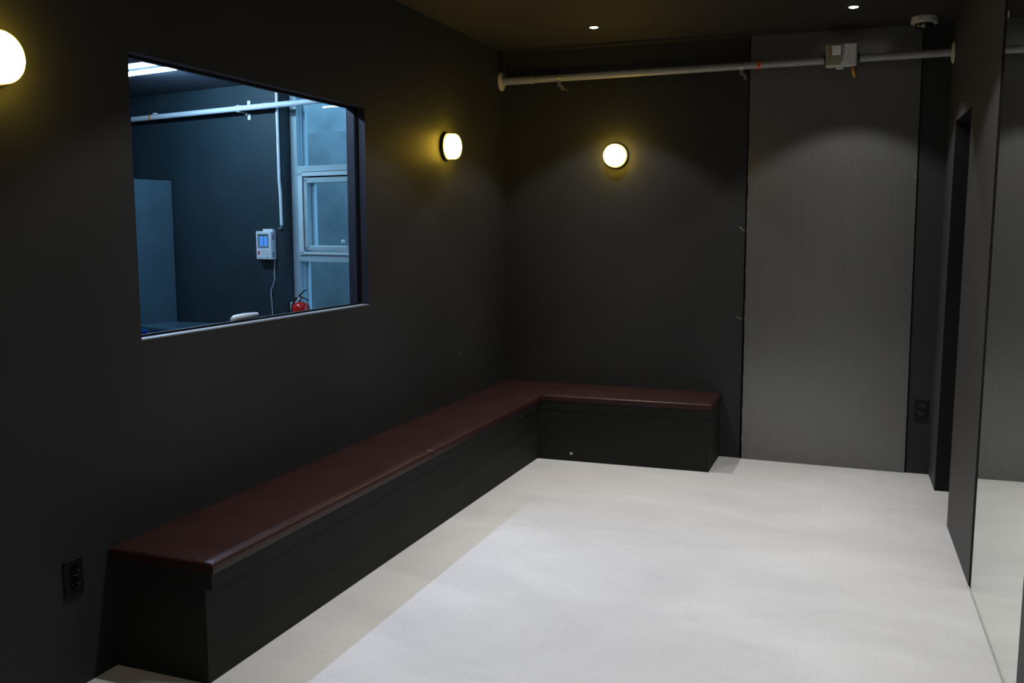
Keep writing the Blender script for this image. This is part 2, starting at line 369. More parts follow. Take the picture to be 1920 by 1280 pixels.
# ------------------------------------------------------------------ L-shaped bench
BL = 3.870; BX = 0.413; BY = 0.480; BE = 1.5645; ZC = 0.405; ZT = 0.443
bench = thing('corner_bench', 'black L-shaped corner bench with dark maroon vinyl seat along the left and back walls', 'bench', (0.2, -2.0, 0))
b = B(); prism(b, [(0.001, -BL+0.012), (BX-0.012, -BL+0.012), (BX+0.008, -BY), (BX+0.008, -0.001), (0.001, -0.001)], 0, 0.345); obj('long_base', b, M['bench_black'], bench, bevel=0.0015, bseg=1)
b = B(); prism(b, [(BX+0.008, -BY-0.020), (BE, -BY+0.028), (BE, -0.001), (BX+0.008, -0.001)], 0, 0.345); o = obj('short_base', b, M['bench_black'], bench, bevel=0.0015, bseg=1)
b = bx((0.649, -BY-0.0155, 0.045), (0.665, -BY-0.010, 0.060)); s = obj('sticker', b, M['sticker'], o); s['label'] = 'tiny square white sticker'
b = B()
prism(b, [(0.001, -BL), (BX+0.026, -BL), (BX+0.026, -BY+0.0), (BX+0.026, -0.001), (0.001, -0.001)], 0.345, ZC)
obj('apron_board', b, M['bench_black'], bench, bevel=0.0015, bseg=1)
b = B(); prism(b, [(BX+0.026, -BY-0.028), (BE+0.004, -BY+0.022), (BE+0.004, -0.001), (BX+0.026, -0.001)], 0.345, ZC)
obj('apron_board', b, M['bench_black'], bench, bevel=0.0015, bseg=1)

def cushion(name, foot, z0, z1, seed, parent, n=(30, 90)):
    """upholstered slab: footprint quad (4 corners ccw) subdivided, crown + slight lumps, rolled edges"""
    rnd = random.Random(seed)
    a, c1, c2, c3 = [V((p[0], p[1], 0)) for p in foot]
    nx, ny = n; bm = B(); top = []; R = 0.014
    ph = [rnd.uniform(0, 6.28) for _ in range(6)]
    ue = [0, .004, .010, .018] ; 
    def spaced(length, k):
        e = [0, .0015, .004, .008, .014, .022]; mid = k
        inner = [.022 + (length-.044)*i/mid for i in range(1, mid)]
        return [x/length for x in e + inner + [length-y for y in reversed(e)]]
    us = spaced((c1-a).length, nx); vs = spaced((c3-a).length, ny)
    Lx = (c1-a).length; Ly = (c3-a).length
    for v in vs:
        row = []
        for u in us:
            p = a*(1-u)*(1-v)+c1*u*(1-v)+c2*u*v+c3*(1-u)*v
            d = min(u*Lx, (1-u)*Lx, v*Ly, (1-v)*Ly)
            dx = min(u*Lx, (1-u)*Lx); dy = min(v*Ly, (1-v)*Ly)
            def drop(q): q = min(q, R); return R-math.sqrt(max(0, R*R-(R-q)**2))
            z = z1 - min(R, math.hypot(drop(dx), drop(dy)))
            k = min(1, d/0.05)
            z += 0.0022*k*(math.sin(p.y*3.1+ph[0])*math.sin(p.x*9+ph[1]) + 0.5*math.sin(p.y*7.3+ph[2]+p.x*4))*0.6 + 0.002*k
            row.append(bm.verts.new((p.x, p.y, z)))
        top.append(row)
    for i in range(len(top)-1):
        for j in range(len(top[0])-1):
            f = bm.faces.new([top[i][j], top[i][j+1], top[i+1][j+1], top[i+1][j]]); f.smooth = True
    rim = top[0] + [r[-1] for r in top[1:]] + list(reversed(top[-1][:-1])) + [r[0] for r in reversed(top[1:-1])]
    low = [bm.verts.new((v.co.x, v.co.y, z0)) for v in rim]; k = len(rim)
    for i in range(k):
        f = bm.faces.new([rim[i], low[i], low[(i+1) % k], rim[(i+1) % k]]); f.smooth = True
    bm.faces.new(low)
    me = obj(name, bm, M['leather'], parent)
    for p in me.data.polygons: p.use_smooth = True
    return me
SX = 0.452; SY = -2.187
cushion('seat_cushion', [(0.002, -BL-0.006), (SX, -BL-0.006), (SX, SY-0.002), (0.002, SY-0.002)], ZC, ZT, 1, bench)
cushion('seat_cushion', [(0.002, SY+0.002), (SX, SY+0.002), (SX, -0.002), (0.002, -0.002)], ZC, ZT, 2, bench)
cushion('seat_cushion', [(SX+0.001, -BY-0.035), (BE+0.010, -BY+0.017), (BE+0.010, -0.002), (SX+0.001, -0.002)], ZC, ZT, 3, bench, n=(50, 20))

# ------------------------------------------------------------------ round wall lamps
def wall_lamp(loc, axis, label, group='round opal wall lamps'):
    t = thing('wall_lamp', label, 'lamp', loc, group)
    loc = V(loc); a = V(axis)
    b = B(); lathe(b, loc, a, [(0.0, 0.072), (0.0, 0.083), (0.018, 0.084), (0.021, 0.082), (0.021, 0.0)], 56); obj('lamp_base', b, M['lamp_base'], t)
    b = B(); R = 0.0765; prof = [(0.0205, R-0.002), (0.024, R)]
    prof += [(0.058, R)]
    for i in range(1, 9):
        q = i/8*PI/2; prof.append((0.058+0.026*math.sin(q), R-0.026*(1-math.cos(q))))
    prof.append((0.0855, 0.02)); prof.append((0.086, 0.0))
    lathe(b, loc, a, [(0.0205, 0.0)] + prof, 56); obj('opal_shade', b, M['opal'], t)
    return t
wall_lamp((0, -1.034, 2.050), (1, 0, 0), 'round lit opal wall lamp on the left wall between window and corner')
wall_lamp((0, -4.230, 2.052), (1, 0, 0), 'nearest lit opal wall lamp, cut off by the left picture edge beside the window')
wall_lamp((0.812, 0, 2.045), (0, -1, 0), 'round lit opal wall lamp on the back wall above the short bench')

# ------------------------------------------------------------------ ceiling downlights
def downlight(x, y, label, visible=True):
    t = thing('downlight', label, 'ceiling light', (x, y, H), 'recessed ceiling downlights')
    b = B(); lathe(b, (x, y, H-0.0025), (0, 0, 1), [(0, 0.0255), (0.0, 0.040), (0.0024, 0.041), (0.0024, 0.0255)], 40); obj('trim_ring', b, M['down_ring'], t)
    b = B(); lathe(b, (x, y, H-0.004), (0, 0, 1), [(0, 0), (0.0, 0.0240), (0.0035, 0.0250), (0.0035, 0)], 40); obj('lens', b, M['led'], t)
    ld = bpy.data.lights.new('downlight_beam', 'SPOT'); ld.energy = DOWN_W; ld.color = DOWN_COL
    ld.spot_size = math.radians(98); ld.spot_blend = 0.25; ld.shadow_soft_size = 0.022
    # narrow reflector: bright core falling with a power of the cosine, plus weak spill out to the cut-off
    ld.use_nodes = True; nt = ld.node_tree; em = nt.nodes['Emission']
    tc = nt.nodes.new('ShaderNodeTexCoord'); sp = nt.nodes.new('ShaderNodeSeparateXYZ'); nt.links.new(tc.outputs['Normal'], sp.inputs[0])
    ab = nt.nodes.new('ShaderNodeMath'); ab.operation = 'ABSOLUTE'; nt.links.new(sp.outputs['Z'], ab.inputs[0])
    pw = nt.nodes.new('ShaderNodeMath'); pw.operation = 'POWER'; pw.inputs[1].default_value = DOWN_POW; nt.links.new(ab.outputs[0], pw.inputs[0])
    ad = nt.nodes.new('ShaderNodeMath'); ad.operation = 'ADD'; ad.inputs[1].default_value = DOWN_SPILL; nt.links.new(pw.outputs[0], ad.inputs[0])
    nt.links.new(ad.outputs[0], em.inputs['Strength'])
    lo = bpy.data.objects.new('downlight_beam', ld); C.objects.link(lo); lo.location = (x, y, H-0.03)
    lo.parent = t; lo.matrix_parent_inverse = Matrix.Translation(-V((x, y, H)))
downlight(0.824, -0.640, 'small lit recessed downlight above the back wall lamp')
downlight(2.321, -0.640, 'small lit recessed downlight near the top right, above the pipe box')
for x, y, nm in ((0.824, -2.00, 'recessed downlight over the middle of the long bench'), (2.321, -2.00, 'recessed downlight beside the mirror'),
                 (0.824, -6.20, 'added unseen fill downlight behind the camera, bench side'), (2.321, -6.20, 'added unseen fill downlight behind the camera, mirror side'),  # unseen pair added to lift the shaded floor by the bench end
                 (0.824, -3.40, 'recessed downlight over the near end of the long bench'), (2.321, -3.40, 'recessed downlight past the near edge of the mirror')):
    downlight(x, y, nm)

# ------------------------------------------------------------------ wall outlets
def outlet(c, ax, nr, w, h, label):
    """c centre on wall, ax horizontal unit, nr outward normal"""
    c, ax, nr = V(c), V(ax), V(nr); up = V((0, 0, 1))
    t = thing('wall_outlet', label, 'power outlet', c, 'black double wall outlets')
    def slab(w, h, d0, d1, off=(0, 0)):
        b = B(); o = c+ax*off[0]+up*off[1]
        extrude_poly(b, [o+nr*d0-ax*w/2-up*h/2, o+nr*d0+ax*w/2-up*h/2, o+nr*d0+ax*w/2+up*h/2, o+nr*d0-ax*w/2+up*h/2], nr*(d1-d0)); return b
    obj('cover_plate', slab(w, h, 0.0002, 0.009), M['black_plastic'], t, bevel=0.003, bseg=2)
    for k in (1, -1):
        b = B(); lathe(b, c+up*k*h*0.185+nr*0.0088, nr, [(0, 0.021), (0.003, 0.021), (0.003, 0.0185), (0.0008, 0.0175), (0.0008, 0)], 32)
        s = obj('socket', b, M['socket'], t)
        for q in (1, -1):
            b = B(); lathe(b, c+up*(k*h*0.185)+ax*q*0.0095+nr*0.0095, nr, [(0, 0.0024), (0.0012, 0.0024), (0.0016, 0)], 12); obj('contact_hole', b, M['ink'], s)
        b = B(); lathe(b, c+up*(k*h*0.185-0.002)+ax*0.0165+nr*0.0095, nr, [(0, 0.0024), (0.0055, 0.0024), (0.0070, 0)], 12); obj('earth_pin', b, M['steel'], s)
    return t
outlet((0, -4.033, 0.392), (0, 1, 0), (1, 0, 0), 0.078, 0.125, 'black double wall outlet low on the left wall beside the bench end')
outlet((2.816, 0, 0.417), (1, 0, 0), (0, -1, 0), 0.084, 0.125, 'black double wall outlet low on the dark strip right of the grey panel')

# ------------------------------------------------------------------ pipe along the back wall
PY, PZ, PR = -0.1027, 2.571, 0.0235
PZR = 2.588
pz = lambda x: PZ + (PZR-PZ)*x/2.89
t = thing('wall_pipe', 'grey horizontal pipe running under the ceiling along the back wall', 'pipe', (1.4, PY, PZ))
b = B(); tube(b, [(-0.005, PY, PZ), (WX(0.1)+0.02, PY, PZR)], PR, 28); obj('pipe_run', b, M['pipe'], t)
b = B(); tube(b, [(0.02, PY, pz(0.02)), (0.242, PY, pz(.242))], PR+0.0022, 28); obj('pipe_sleeve', b, M['pipe'], t)
b = B(); lathe(b, (0.226, PY, pz(.23)), (1, 0, 0), [(0, PR+.001), (0.002, PR+0.0045), (0.014, PR+0.0045), (0.016, PR+.001)], 28); obj('pipe_collar', b, M['pipe'], t)
for x, d in ((0.0, 1), (WX(-0.1)-0.001, -1)):
    b = B(); lathe(b, (x, PY, pz(x)), (d, 0, 0), [(0.0005, 0.064), (0.006, 0.064), (0.012, 0.057), (0.016, 0.036), (0.017, PR), (0.001, PR)], 44); obj('wall_flange', b, M['cream'], t)
for x in (0.430, 1.652):
    b = B(); z = pz(x)
    lathe(b, (x-0.011, PY, z), (1, 0, 0), [(0, PR+0.0005), (0, PR+0.003), (0.022, PR+0.003), (0.022, PR+0.0005)], 28)
    quad_box(b, (x-0.011, PY-0.006, z-0.047), (x+0.011, PY+0.006, z-PR))
    c = obj('pipe_clamp', b, M['clamp'], t)
    b = B(); extrude_poly(b, [(x-0.011, PY-0.006, z-0.047), (x+0.009, PY-0.006, z-0.045), (x+0.031, PY-0.006, z-0.054), (x+0.033, PY-0.006, z-0.080), (x+0.024, PY-0.006, z-0.088), (x+0.015, PY-0.006, z-0.082), (x+0.011, PY-0.006, z-0.062), (x-0.011, PY-0.006, z-0.055)], (0, 0.006, 0))
    tube(b, [(x+0.024, PY-0.005, z-0.072), (x+0.024, PY-0.014, z-0.072)], 0.0065, 12)
    tube(b, [(x+0.024, PY-0.001, z-0.068), (x+0.024, -0.001, z-0.068)], 0.0045, 10)
    obj('clamp_bracket', b, M['clamp'], c)
b = B(); lathe(b, (1.748, PY, pz(1.75)), (1, 0, 0), [(0, PR+0.0004), (0, PR+0.0012), (0.026, PR+0.0012), (0.026, PR+0.0004)], 28); o = obj('orange_tape_band', b, M['orange'], t); o['label'] = 'orange marking tape'
b = B(); zc = pz(1.76)-0.004; yc = PY-PR-0.0013
extrude_poly(b, [(1.755, yc+0.001, zc-0.008), (1.766, yc+0.001, zc-0.008), (1.7605, yc+0.0005, zc+0.004)], (0, -0.0006, 0)); obj('arrow_mark', b, M['ink'], o)
for x in (1.634, 1.668):
    b = B(); lathe(b, (x, PY, pz(x)), (1, 0, 0), [(0, PR), (0, PR+0.0016), (0.005, PR+0.0016), (0.005, PR)], 28)
    obj('weld_ring', b, M['pipe'], t)

# ------------------------------------------------------------------ plastic box on the pipe
X0, X1, Z0, Z1 = 2.163, 2.345, 2.532, 2.672
t = thing('pipe_junction_box', 'aged white plastic control box clipped onto the pipe near the right end', 'control box', ((X0+X1)/2, PY, PZ))
yb, yf = PY-0.012, PY-0.070
b = bx((X0, yf, Z0), (X1, yb, Z1)); o = obj('housing', b, M['box_plastic'], t, bevel=0.012, bseg=4)
b = bx((X0+0.004, yf-0.0125, Z0+0.008), (X0+0.094, yf-0.0005, Z1-0.008)); obj('clear_cover', b, M['box_yellow'], t, bevel=0.005, bseg=3)['label'] = 'yellowed translucent cover'
b = B(); extrude_poly(b, [(X0+0.098, yf-0.0005, Z0+0.040), (X0+0.098, yf-0.0005, Z0+0.058), (X0+0.110, yf-0.0005, Z0+0.085), (X0+0.104, yf-0.0005, Z0+0.104), (X0+0.104, yf-0.0005, Z1-0.010), (X1-0.010, yf-0.0005, Z1-0.010), (X1-0.006, yf-0.0005, Z1-0.020), (X1-0.006, yf-0.0005, Z0+0.026), (X1-0.020, yf-0.0005, Z0+0.018), (X0+0.088, yf-0.0005, Z0+0.014)], (0, -0.018, 0))
obj('lid', b, M['box_plastic'], t, bevel=0.004, bseg=3)
b = bx((X0+0.036, yf-0.034, Z0+0.066), (X0+0.088, yf-0.012, Z1-0.018)); obj('switch_cap', b, M['box_white'], t, bevel=0.004, bseg=3)['label'] = 'white square switch cap'
b = bx((X0+0.021, yf-0.0145, Z0+0.050), (X0+0.030, yf-0.0120, Z1-0.034)); obj('rust_stain', b, M['rust'], t)
for z in (Z1-0.022, Z0+0.078):
    b = B(); lathe(b, (X0+0.116, yf-0.0185, z), (0, -1, 0), [(0, 0.004), (0.0015, 0.004), (0.002, 0)], 14); obj('lid_screw', b, M['steel'], t)
b = bx((X0+0.062, yf+0.010, Z0-0.012), (X0+0.104, yb-0.006, Z0+0.004)); obj('bottom_tab', b, M['box_plastic'], t, bevel=0.002, bseg=2)
for xa, xb, rr in ((X1, X1+0.014, PR+0.007), (X0-0.012, X0, PR+0.005)):
    b = B(); tube(b, [(xa, PY, pz(xa)), (xb, PY, pz(xb))], rr, 28); obj('pipe_seal', b, M['black_rubber'], t)
# valve handle hanging under the box
b = B(); xh = X1-0.016; yh = PY-0.040
tube(b, [(xh-0.006, yh, Z0+0.01), (xh-0.004, yh, Z0-0.010), (xh-0.001, yh, Z0-0.024)], [0.017, 0.019, 0.018], 20)
o = obj('valve_stem', b, M['copper'], t); o['label'] = 'reddish copper stem'
b = B(); tube(b, [(xh-0.001, yh, Z0-0.022), (xh+0.003, yh, Z0-0.045), (xh+0.007, yh, Z0-0.064), (xh+0.008, yh, Z0-0.068)], [0.0155, 0.014, 0.0095, 0.006], 20)
h = obj('valve_tip', b, M['brass'], o); h['label'] = 'yellow brass tip'
b = B(); lathe(b, (xh+0.001, yh-0.018, Z0-0.016), (0, -1, 0), [(0, 0.005), (0.004, 0.005), (0.005, 0)], 14); obj('stem_screw', b, M['steel'], o)

# ------------------------------------------------------------------ ceiling camera
t = thing('ceiling_camera', 'round off-white ceiling dome camera with a dark smoked dome in the right corner', 'camera', (2.705, -0.237, H))
b = B(); lathe(b, (2.705, -0.237, H-0.0003), (0, 0, -1), [(0, 0.070), (0.004, 0.074), (0.034, 0.075), (0.040, 0.071), (0.0402, 0.045), (0.0402, 0)], 56); h = obj('housing', b, M['det_body'], t)
b = B(); lathe(b, (2.705, -0.237, H-0.0400), (0, 0, -1), [(0, 0.052), (0.014, 0.050), (0.028, 0.040), (0.038, 0.022), (0.042, 0)], 44); d = obj('smoked_dome', b, M['tinted_dome'], t)
b = B(); lathe(b, (2.690, -0.237, H-0.072), (-0.25, -1, -0.5), [(0.016, 0.012), (0.034, 0.012), (0.034, 0.008), (0.033, 0)], 24); obj('lens_ring', b, M['black_plastic'], d)
b = B()
for k in range(5):
    a = 3.9+0.16*k; lathe(b, (2.705+0.047*math.cos(a), -0.237+0.047*math.sin(a), H-0.056-0.004*(k % 2)), (math.cos(a), math.sin(a), -0.4), [(0, 0.0028), (0.004, 0.0028), (0.0045, 0)], 10)
obj('dome_glint', b, M['steel'], d)  # small steel dots standing in for highlights on the dome
b = B()
for zz in (0.014, 0.024):
    a0 = 4.25
    tube(b, [(2.705+0.0755*math.cos(a0+i*0.06), -0.237+0.0755*math.sin(a0+i*0.06), H-zz) for i in range(5)], 0.0012, 8)
obj('side_slot', b, M['ink'], h)

# ================================================================== office behind the window
def obox(bm, s0, s1, n0, n1, z0, z1, mi=0):
    prism(bm, [tuple(SN(s, n)[:2]) for s, n in ((s0, n0), (s1, n0), (s1, n1), (s0, n1))], z0, z1, mi)
HO = 2.80
# rear wall: solid left of the recess, recess with the exterior window right of it
RS, RN = 2.244, 0.112
b = B(); obox(b, RS, 5.6, 0, 0.30, 0, HO); wo = struct('wall_office_rear', b, M['navy'], 'navy rear wall of the office seen through the window', 'wall')
b = B(); obox(b, 0.10, RS, 0.0, 0.30, 0, 0.42); obox(b, 0.1, RS, 0, 0.3, HO-0.02, HO); struct('trim_3', b, M['navy'])
b = B(); obox(b, 5.6, 5.75, -7.5, 0.30, 0, HO); struct('wall_office_far', b, M['navy'])
b = B(); obox(b, -1.6, 5.75, -7.65, -7.5, 0, HO); 
struct('wall_office_near', b, M['navy'])
# floor and ceilings trimmed to the office side of the partition
def office_slab(name, n0, n1, z0, z1, m, label=None):
    bm = B()
    # footprint: from the partition (x=-TW) to s=5.75, between n0 and n1
    def at_x(n):  # s where x = -TW on line n
        return (N2.x*n + TW)/math.cos(A2)
    prism(bm, [tuple(SN(at_x(n0), n0)[:2]), tuple(SN(5.75, n0)[:2]), tuple(SN(5.75, n1)[:2]), tuple(SN(at_x(n1), n1)[:2])], z0, z1)
    return struct(name, bm, m, label, 'ceiling' if label else None)
office_slab('floor_office', -7.6, 0.6, -0.12, 0, M['office_floor'])
office_slab('ceiling_office', -1.175, 0.3, HO-0.03, HO+0.1, M['navy_ceiling'], 'navy ceiling strip of the office beside the rear wall')
office_slab('ceiling_office_white', -7.6, -1.175, HO+0.0, HO+0.1, M['white_ceiling'], 'white ceiling of the office')

# exterior window of the office
z_f0, z_f1 = 0.42, HO-0.03
FD0, FD1 = 0.112, 0.215
t = struct('window_2', (lambda bm: (
    obox(bm, 2.172, RS, FD0, FD1, z_f0, z_f1),
    obox(bm, 0.12, 2.172, FD0, FD1, 2.024, 2.072), obox(bm, 0.12, 2.172, FD0, FD1, 1.266, 1.322),
    obox(bm, 0.12, 2.172, FD0, FD1, z_f0, z_f0+0.05), obox(bm, 0.12, 2.172, FD0, FD1, z_f1-0.05, z_f1), obox(bm, 0.12, 0.20, FD0, FD1, z_f0, z_f1), obox(bm, 1.00, 1.06, FD0, FD1, z_f0, z_f1), bm)[-1])(B()),
    M['alu'], 'grey framed exterior window of the office with bare concrete behind the glass', 'window')
def part(name, m, parent, boxes, **k):
    bm = B()
    for q in boxes: obox(bm, *q)
    return obj(name, bm, m, parent, **k)
part('glass_pane', M['glass_far'], t, [(1.06, 2.172, 0.150, 0.155, 2.072, z_f1-0.05)])
part('glass_pane', M['glass_far'], t, [(1.06, 2.172, 0.150, 0.155, z_f0+0.05, 1.266)])
# thin outer glazing beads
part('glazing_bead', M['alu_light'], t, [(2.145, 2.172, 0.19, 0.216, 2.072, z_f1-0.05), (2.145, 2.172, 0.19, 0.216, z_f0+0.05, 1.266)])
sash = part('opening_frame', M['alu_light'], t, [(2.108, 2.158, 0.098, 0.20, 1.322, 2.024), (1.065, 2.158, 0.098, 0.20, 1.985, 2.018), (1.065, 2.158, 0.098, 0.20, 1.326, 1.352), (1.065, 1.10, 0.098, 0.2, 1.322, 2.02)])
sash['label'] = 'paler opening frame'
sh = part('window_sash', M['alu'], t, [(2.060, 2.096, 0.105, 0.19, 1.360, 1.975), (1.105, 2.090, 0.105, 0.19, 1.930, 1.972), (1.105, 2.090, 0.105, 0.19, 1.360, 1.392), (1.105, 1.14, 0.105, 0.19, 1.36, 1.97)])
part('glass_pane', M['glass_far'], sh, [(1.14, 2.060, 0.150, 0.155, 1.392, 1.930)])
part('sash_gasket', M['gasket'], sh, [(2.0965, 2.1075, 0.112, 0.19, 1.352, 1.985), (1.10, 2.1075, 0.112, 0.19, 1.974, 1.985)])
part('sash_bead', M['alu_light'], sh, [(1.14, 2.060, 0.118, 0.15, 1.392, 1.404), (2.028, 2.060, 0.160, 0.19, 1.392, 1.930)])
hb = B(); lathe(hb, SN(1.655, 0.10, 1.44), -N2, [(0, 0.016), (0.02, 0.014), (0.024, 0)], 20); obj('latch_knob', hb, M['box_white'], sh)
# concrete wall outside
b = B(); obox(b, -0.6, 4.4, 1.30, 1.50, -0.1, 2.50); obox(b, -0.6, 4.4, 1.36, 1.50, 2.50, 3.1)
wc = struct('wall_outside', b, M['concrete'], 'bare concrete wall just outside the office window', 'wall')
b = B(); obox(b, -0.6, 4.4, 0.31, 1.29, -0.12, -0.02); struct('floor_outside', b, M['concrete'])

# conduit, gas alarm and its cable
t = thing('wall_conduit', 'thin white vertical conduit on the navy office wall above the alarm box', 'conduit', SN(2.26, -0.01, 2.1))
b = B(); tube(b, [SN(2.262, -0.014, HO-0.031), SN(2.262, -0.014, 1.95), SN(2.252, -0.014, 1.84), SN(2.250, -0.014, 1.575)], 0.0125, 16); obj('conduit_tube', b, M['white_plastic'], t)
b = B(); tube(b, [SN(2.250, -0.014, 1.576), SN(2.250, -0.014, 1.560), SN(2.262, -0.014, 1.545), SN(2.285, -0.014, 1.545)], 0.008, 12); obj('conduit_elbow', b, M['lcd_frame'], t)

t = thing('gas_alarm', 'white alarm control box with a small blue display on the navy office wall', 'alarm panel', SN(2.40, 0, 1.28))
s0, s1, z0, z1 = 2.332, 2.512, 1.283, 1.522
b = B(); obox(b, s0, s1, -0.062, -0.001, z0, z1); body = obj('housing', b, M['white_plastic'], t, bevel=0.004, bseg=2)
b = B(); obox(b, s0+0.012, s1-0.055, -0.030, -0.001, z1-0.002, z1+0.020); obj('mounting_tab', b, M['white_plastic'], t)
b = B(); obox(b, s0+0.028, s1-0.020, -0.0645, -0.0615, z1-0.140, z1-0.022); scr = obj('display_window', b, M['lcd_frame'], t)
for k, sc in enumerate((s0+0.060, s0+0.110)):
    b = B()
    for r in range(4):
        obox(b, sc-0.017, sc+0.017, -0.0660, -0.0645, z1-0.062-0.021*r, z1-0.046-0.021*r)
    obj('display_column', b, M['lcd'], scr)
b = B(); obox(b, s0+0.042, s1-0.034, -0.0655, -0.0645, z1-0.036, z1-0.030); obj('display_caption', b, M['ink'], scr)
b = B(); obox(b, s1-0.040, s1-0.024, -0.0665, -0.0615, z0+0.040, z0+0.070); obj('power_switch', b, M['red_switch'], t)
b = B()
for r in range(3): obox(b, s0+0.030, s1-0.050, -0.0625, -0.0612, z0+0.040+0.014*r, z0+0.042+0.014*r)
obox(b, s0+0.030, s0+0.062, -0.0625, -0.0612, z0+0.010, z0+0.018); obox(b, s1-0.085, s1-0.025, -0.0625, -0.0612, z0+0.010, z0+0.014)
obj('printed_line', b, M['lcd_frame'], t)
for zz in (z0+0.04, z1-0.05):
    b = B(); obox(b, s0-0.003, s0+0.004, -0.048, -0.030, zz-0.022, zz+0.022); obj('side_clip', b, M['lcd_frame'], t)
b = B()
cp = [(2.352, 1.285), (2.350, 1.22), (2.352, 1.17), (2.345, 1.12), (2.360, 1.07), (2.390, 1.02), (2.398, 0.98), (2.392, 0.92), (2.394, 0.85), (2.396, 0.72), (2.40, 0.4), (2.40, 0.02)]
pts = []
for i in range(len(cp)-1):
    for q in range(6):
        f = q/6; f2 = f*f*(3-2*f); pts.append(SN(cp[i][0]+(cp[i+1][0]-cp[i][0])*f2, -0.008-0.012*math.sin(PI*min(1, i/8)), cp[i][1]+(cp[i+1][1]-cp[i][1])*f))
tube(b, pts, 0.0035, 10); o = obj('power_cable', b, M['white_plastic'], t)

# pipe in the office
t = thing('office_pipe', 'pale pipe crossing the navy office wall and the exterior window', 'pipe', SN(2.5, -0.1, 2.57))
pn = -0.1; zl = 2.558
b = B(); tube(b, [V((-TW+0.005, PY+0.005, 2.569)), SN(0.35, pn, 2.568), SN(5.58, pn, 2.545)], PR, 28); obj('pipe_run', b, M['pipe_office'], t)
for s in (2.30, 2.59):
    b = B(); lathe(b, SN(s, pn, 2.569-0.0045*(s-.35)), U2, [(0, PR), (0, PR+0.002), (0.03, PR+0.002), (0.03, PR)], 28); obj('weld_ring', b, M['pipe_office'], t)
s = 2.635; z = 2.569-0.0045*(s-.35)
b = B(); lathe(b, SN(s-0.011, pn, z), U2, [(0, PR+0.0005), (0, PR+0.004), (0.022, PR+0.004), (0.022, PR+0.0005)], 28)
obox(b, s-0.012, s+0.012, pn-0.006, -0.002, z+PR, z+PR+0.006); obox(b, s-0.012, s+0.012, pn-0.006, -0.002, z-PR-0.006, z-PR)
obox(b, s-0.045, s-0.012, -0.006, -0.001, z+0.03, z+0.075); obox(b, s-0.045, s-0.012, -0.006, -0.001, z-0.085, z-0.04)
obox(b, s-0.030, s-0.008, -0.03, -0.001, z+0.025, z+0.035); obox(b, s-0.030, s-0.008, -0.03, -0.001, z-0.045, z-0.035)
obj('pipe_clamp', b, M['white_plastic'], t)
b = B(); s = 3.76; lathe(b, SN(s, pn, 2.569-0.0045*(s-.35)), U2, [(0, PR+0.0004), (0, PR+0.0012), (0.03, PR+0.0012), (0.03, PR+0.0004)], 28); obj('tape_band', b, M['orange_pale'], t)['label'] = 'amber marking tape'
b = B(); obox(b, 3.70, 3.74, pn-0.01, pn+0.01, 2.569-0.015+PR, 2.569-0.012+PR+0.008); obj('clip', b, M['white_plastic'], t)

# tube lights
def tube_light(sa, sb, n, z, label, m='tube'):
    c = SN((sa+sb)/2, n, z+0.03)
    t = thing('tube_light', label, 'tube light', c, None)
    b = B(); obox(b, sa, sb, n-0.011, n+0.011, z+0.017, z+0.0355); obj('fixture_body', b, M['lcd_frame'], t, bevel=0.003, bseg=2)
    b = B(); tube(b, [SN(sa+0.012, n, z), SN(sb-0.012, n, z)], 0.0135, 20); obj('lit_tube', b, M[m], t)
    for s in (sa, sb-0.02):
        b = B(); obox(b, s, s+0.02, n-0.019, n+0.019, z-0.018, z+0.019); obj('end_cap', b, M['white_plastic'], t)
    return t
tube_light(2.165, 2.985, -1.005, HO-0.064, 'glowing cool white tube light on the office ceiling seen at top left of the window')
t = thing('tube_light', 'cool white tube light on the office ceiling running close behind the window wall', 'tube light', (-0.93, -2.5, HO))
b = bx((-0.942, -3.11, HO-0.032), (-0.918, -1.89, HO-0.001)); obj('fixture_body', b, M['lcd_frame'], t, bevel=0.003, bseg=2)
b = B(); tube(b, [(-0.93, -3.09, HO-0.050), (-0.93, -1.91, HO-0.050)], 0.0165, 20); obj('lit_tube', b, M['office_led'], t)
for y in (-3.11, -1.91):
    b = bx((-0.948, y, HO-0.068), (-0.912, y+0.02, HO-0.031)); obj('end_cap', b, M['white_plastic'], t)

# cabinet, desk, bin
t = thing('storage_cabinet', 'tall slate blue cabinet standing against the navy office wall at the left', 'cabinet', SN(3.95, -0.3, 0))
b = B(); obox(b, 3.62, 4.45, -0.60, -0.035, 0.0, 1.98); obj('cabinet_body', b, M['locker'], t, bevel=0.003, bseg=2)
b = B(); obox(b, 3.622, 4.03, -0.622, -0.601, 0.02, 1.96); d1 = obj('cabinet_door', b, M['locker'], t, bevel=0.002, bseg=1)
b = B(); obox(b, 4.034, 4.448, -0.622, -0.601, 0.02, 1.96); d2 = obj('cabinet_door', b, M['locker'], t, bevel=0.002, bseg=1)
for d, s in ((d1, 3.99), (d2, 4.07)):
    b = B(); tube(b, [SN(s, -0.645, 1.0), SN(s, -0.645, 1.15)], 0.006, 10); obox(b, s-0.005, s+0.005, -0.645, -0.62, 1.005, 1.015); obox(b, s-0.005, s+0.005, -0.645, -0.62, 1.135, 1.145); obj('door_handle', b, M['steel'], d)
b = B(); lathe(b, SN(3.655, -0.055, 1.98), (0, 0, 1), [(0, 0.007), (0.004, 0.007), (0.006, 0)], 12); obj('cap_screw', b, M['steel'], t)
t = thing('office_desk', 'dark glossy desk top below the window in front of the navy wall', 'desk', SN(2.85, -0.65, 0))
b = B(); prism(b, [tuple(SN(*q)[:2]) for q in ((2.523, -0.86), (3.09, -0.86), (3.19, -0.47), (2.68, -0.32))][::-1], 0.718, 0.74); obj('desk_top', b, M['desk'], t, bevel=0.002, bseg=1)
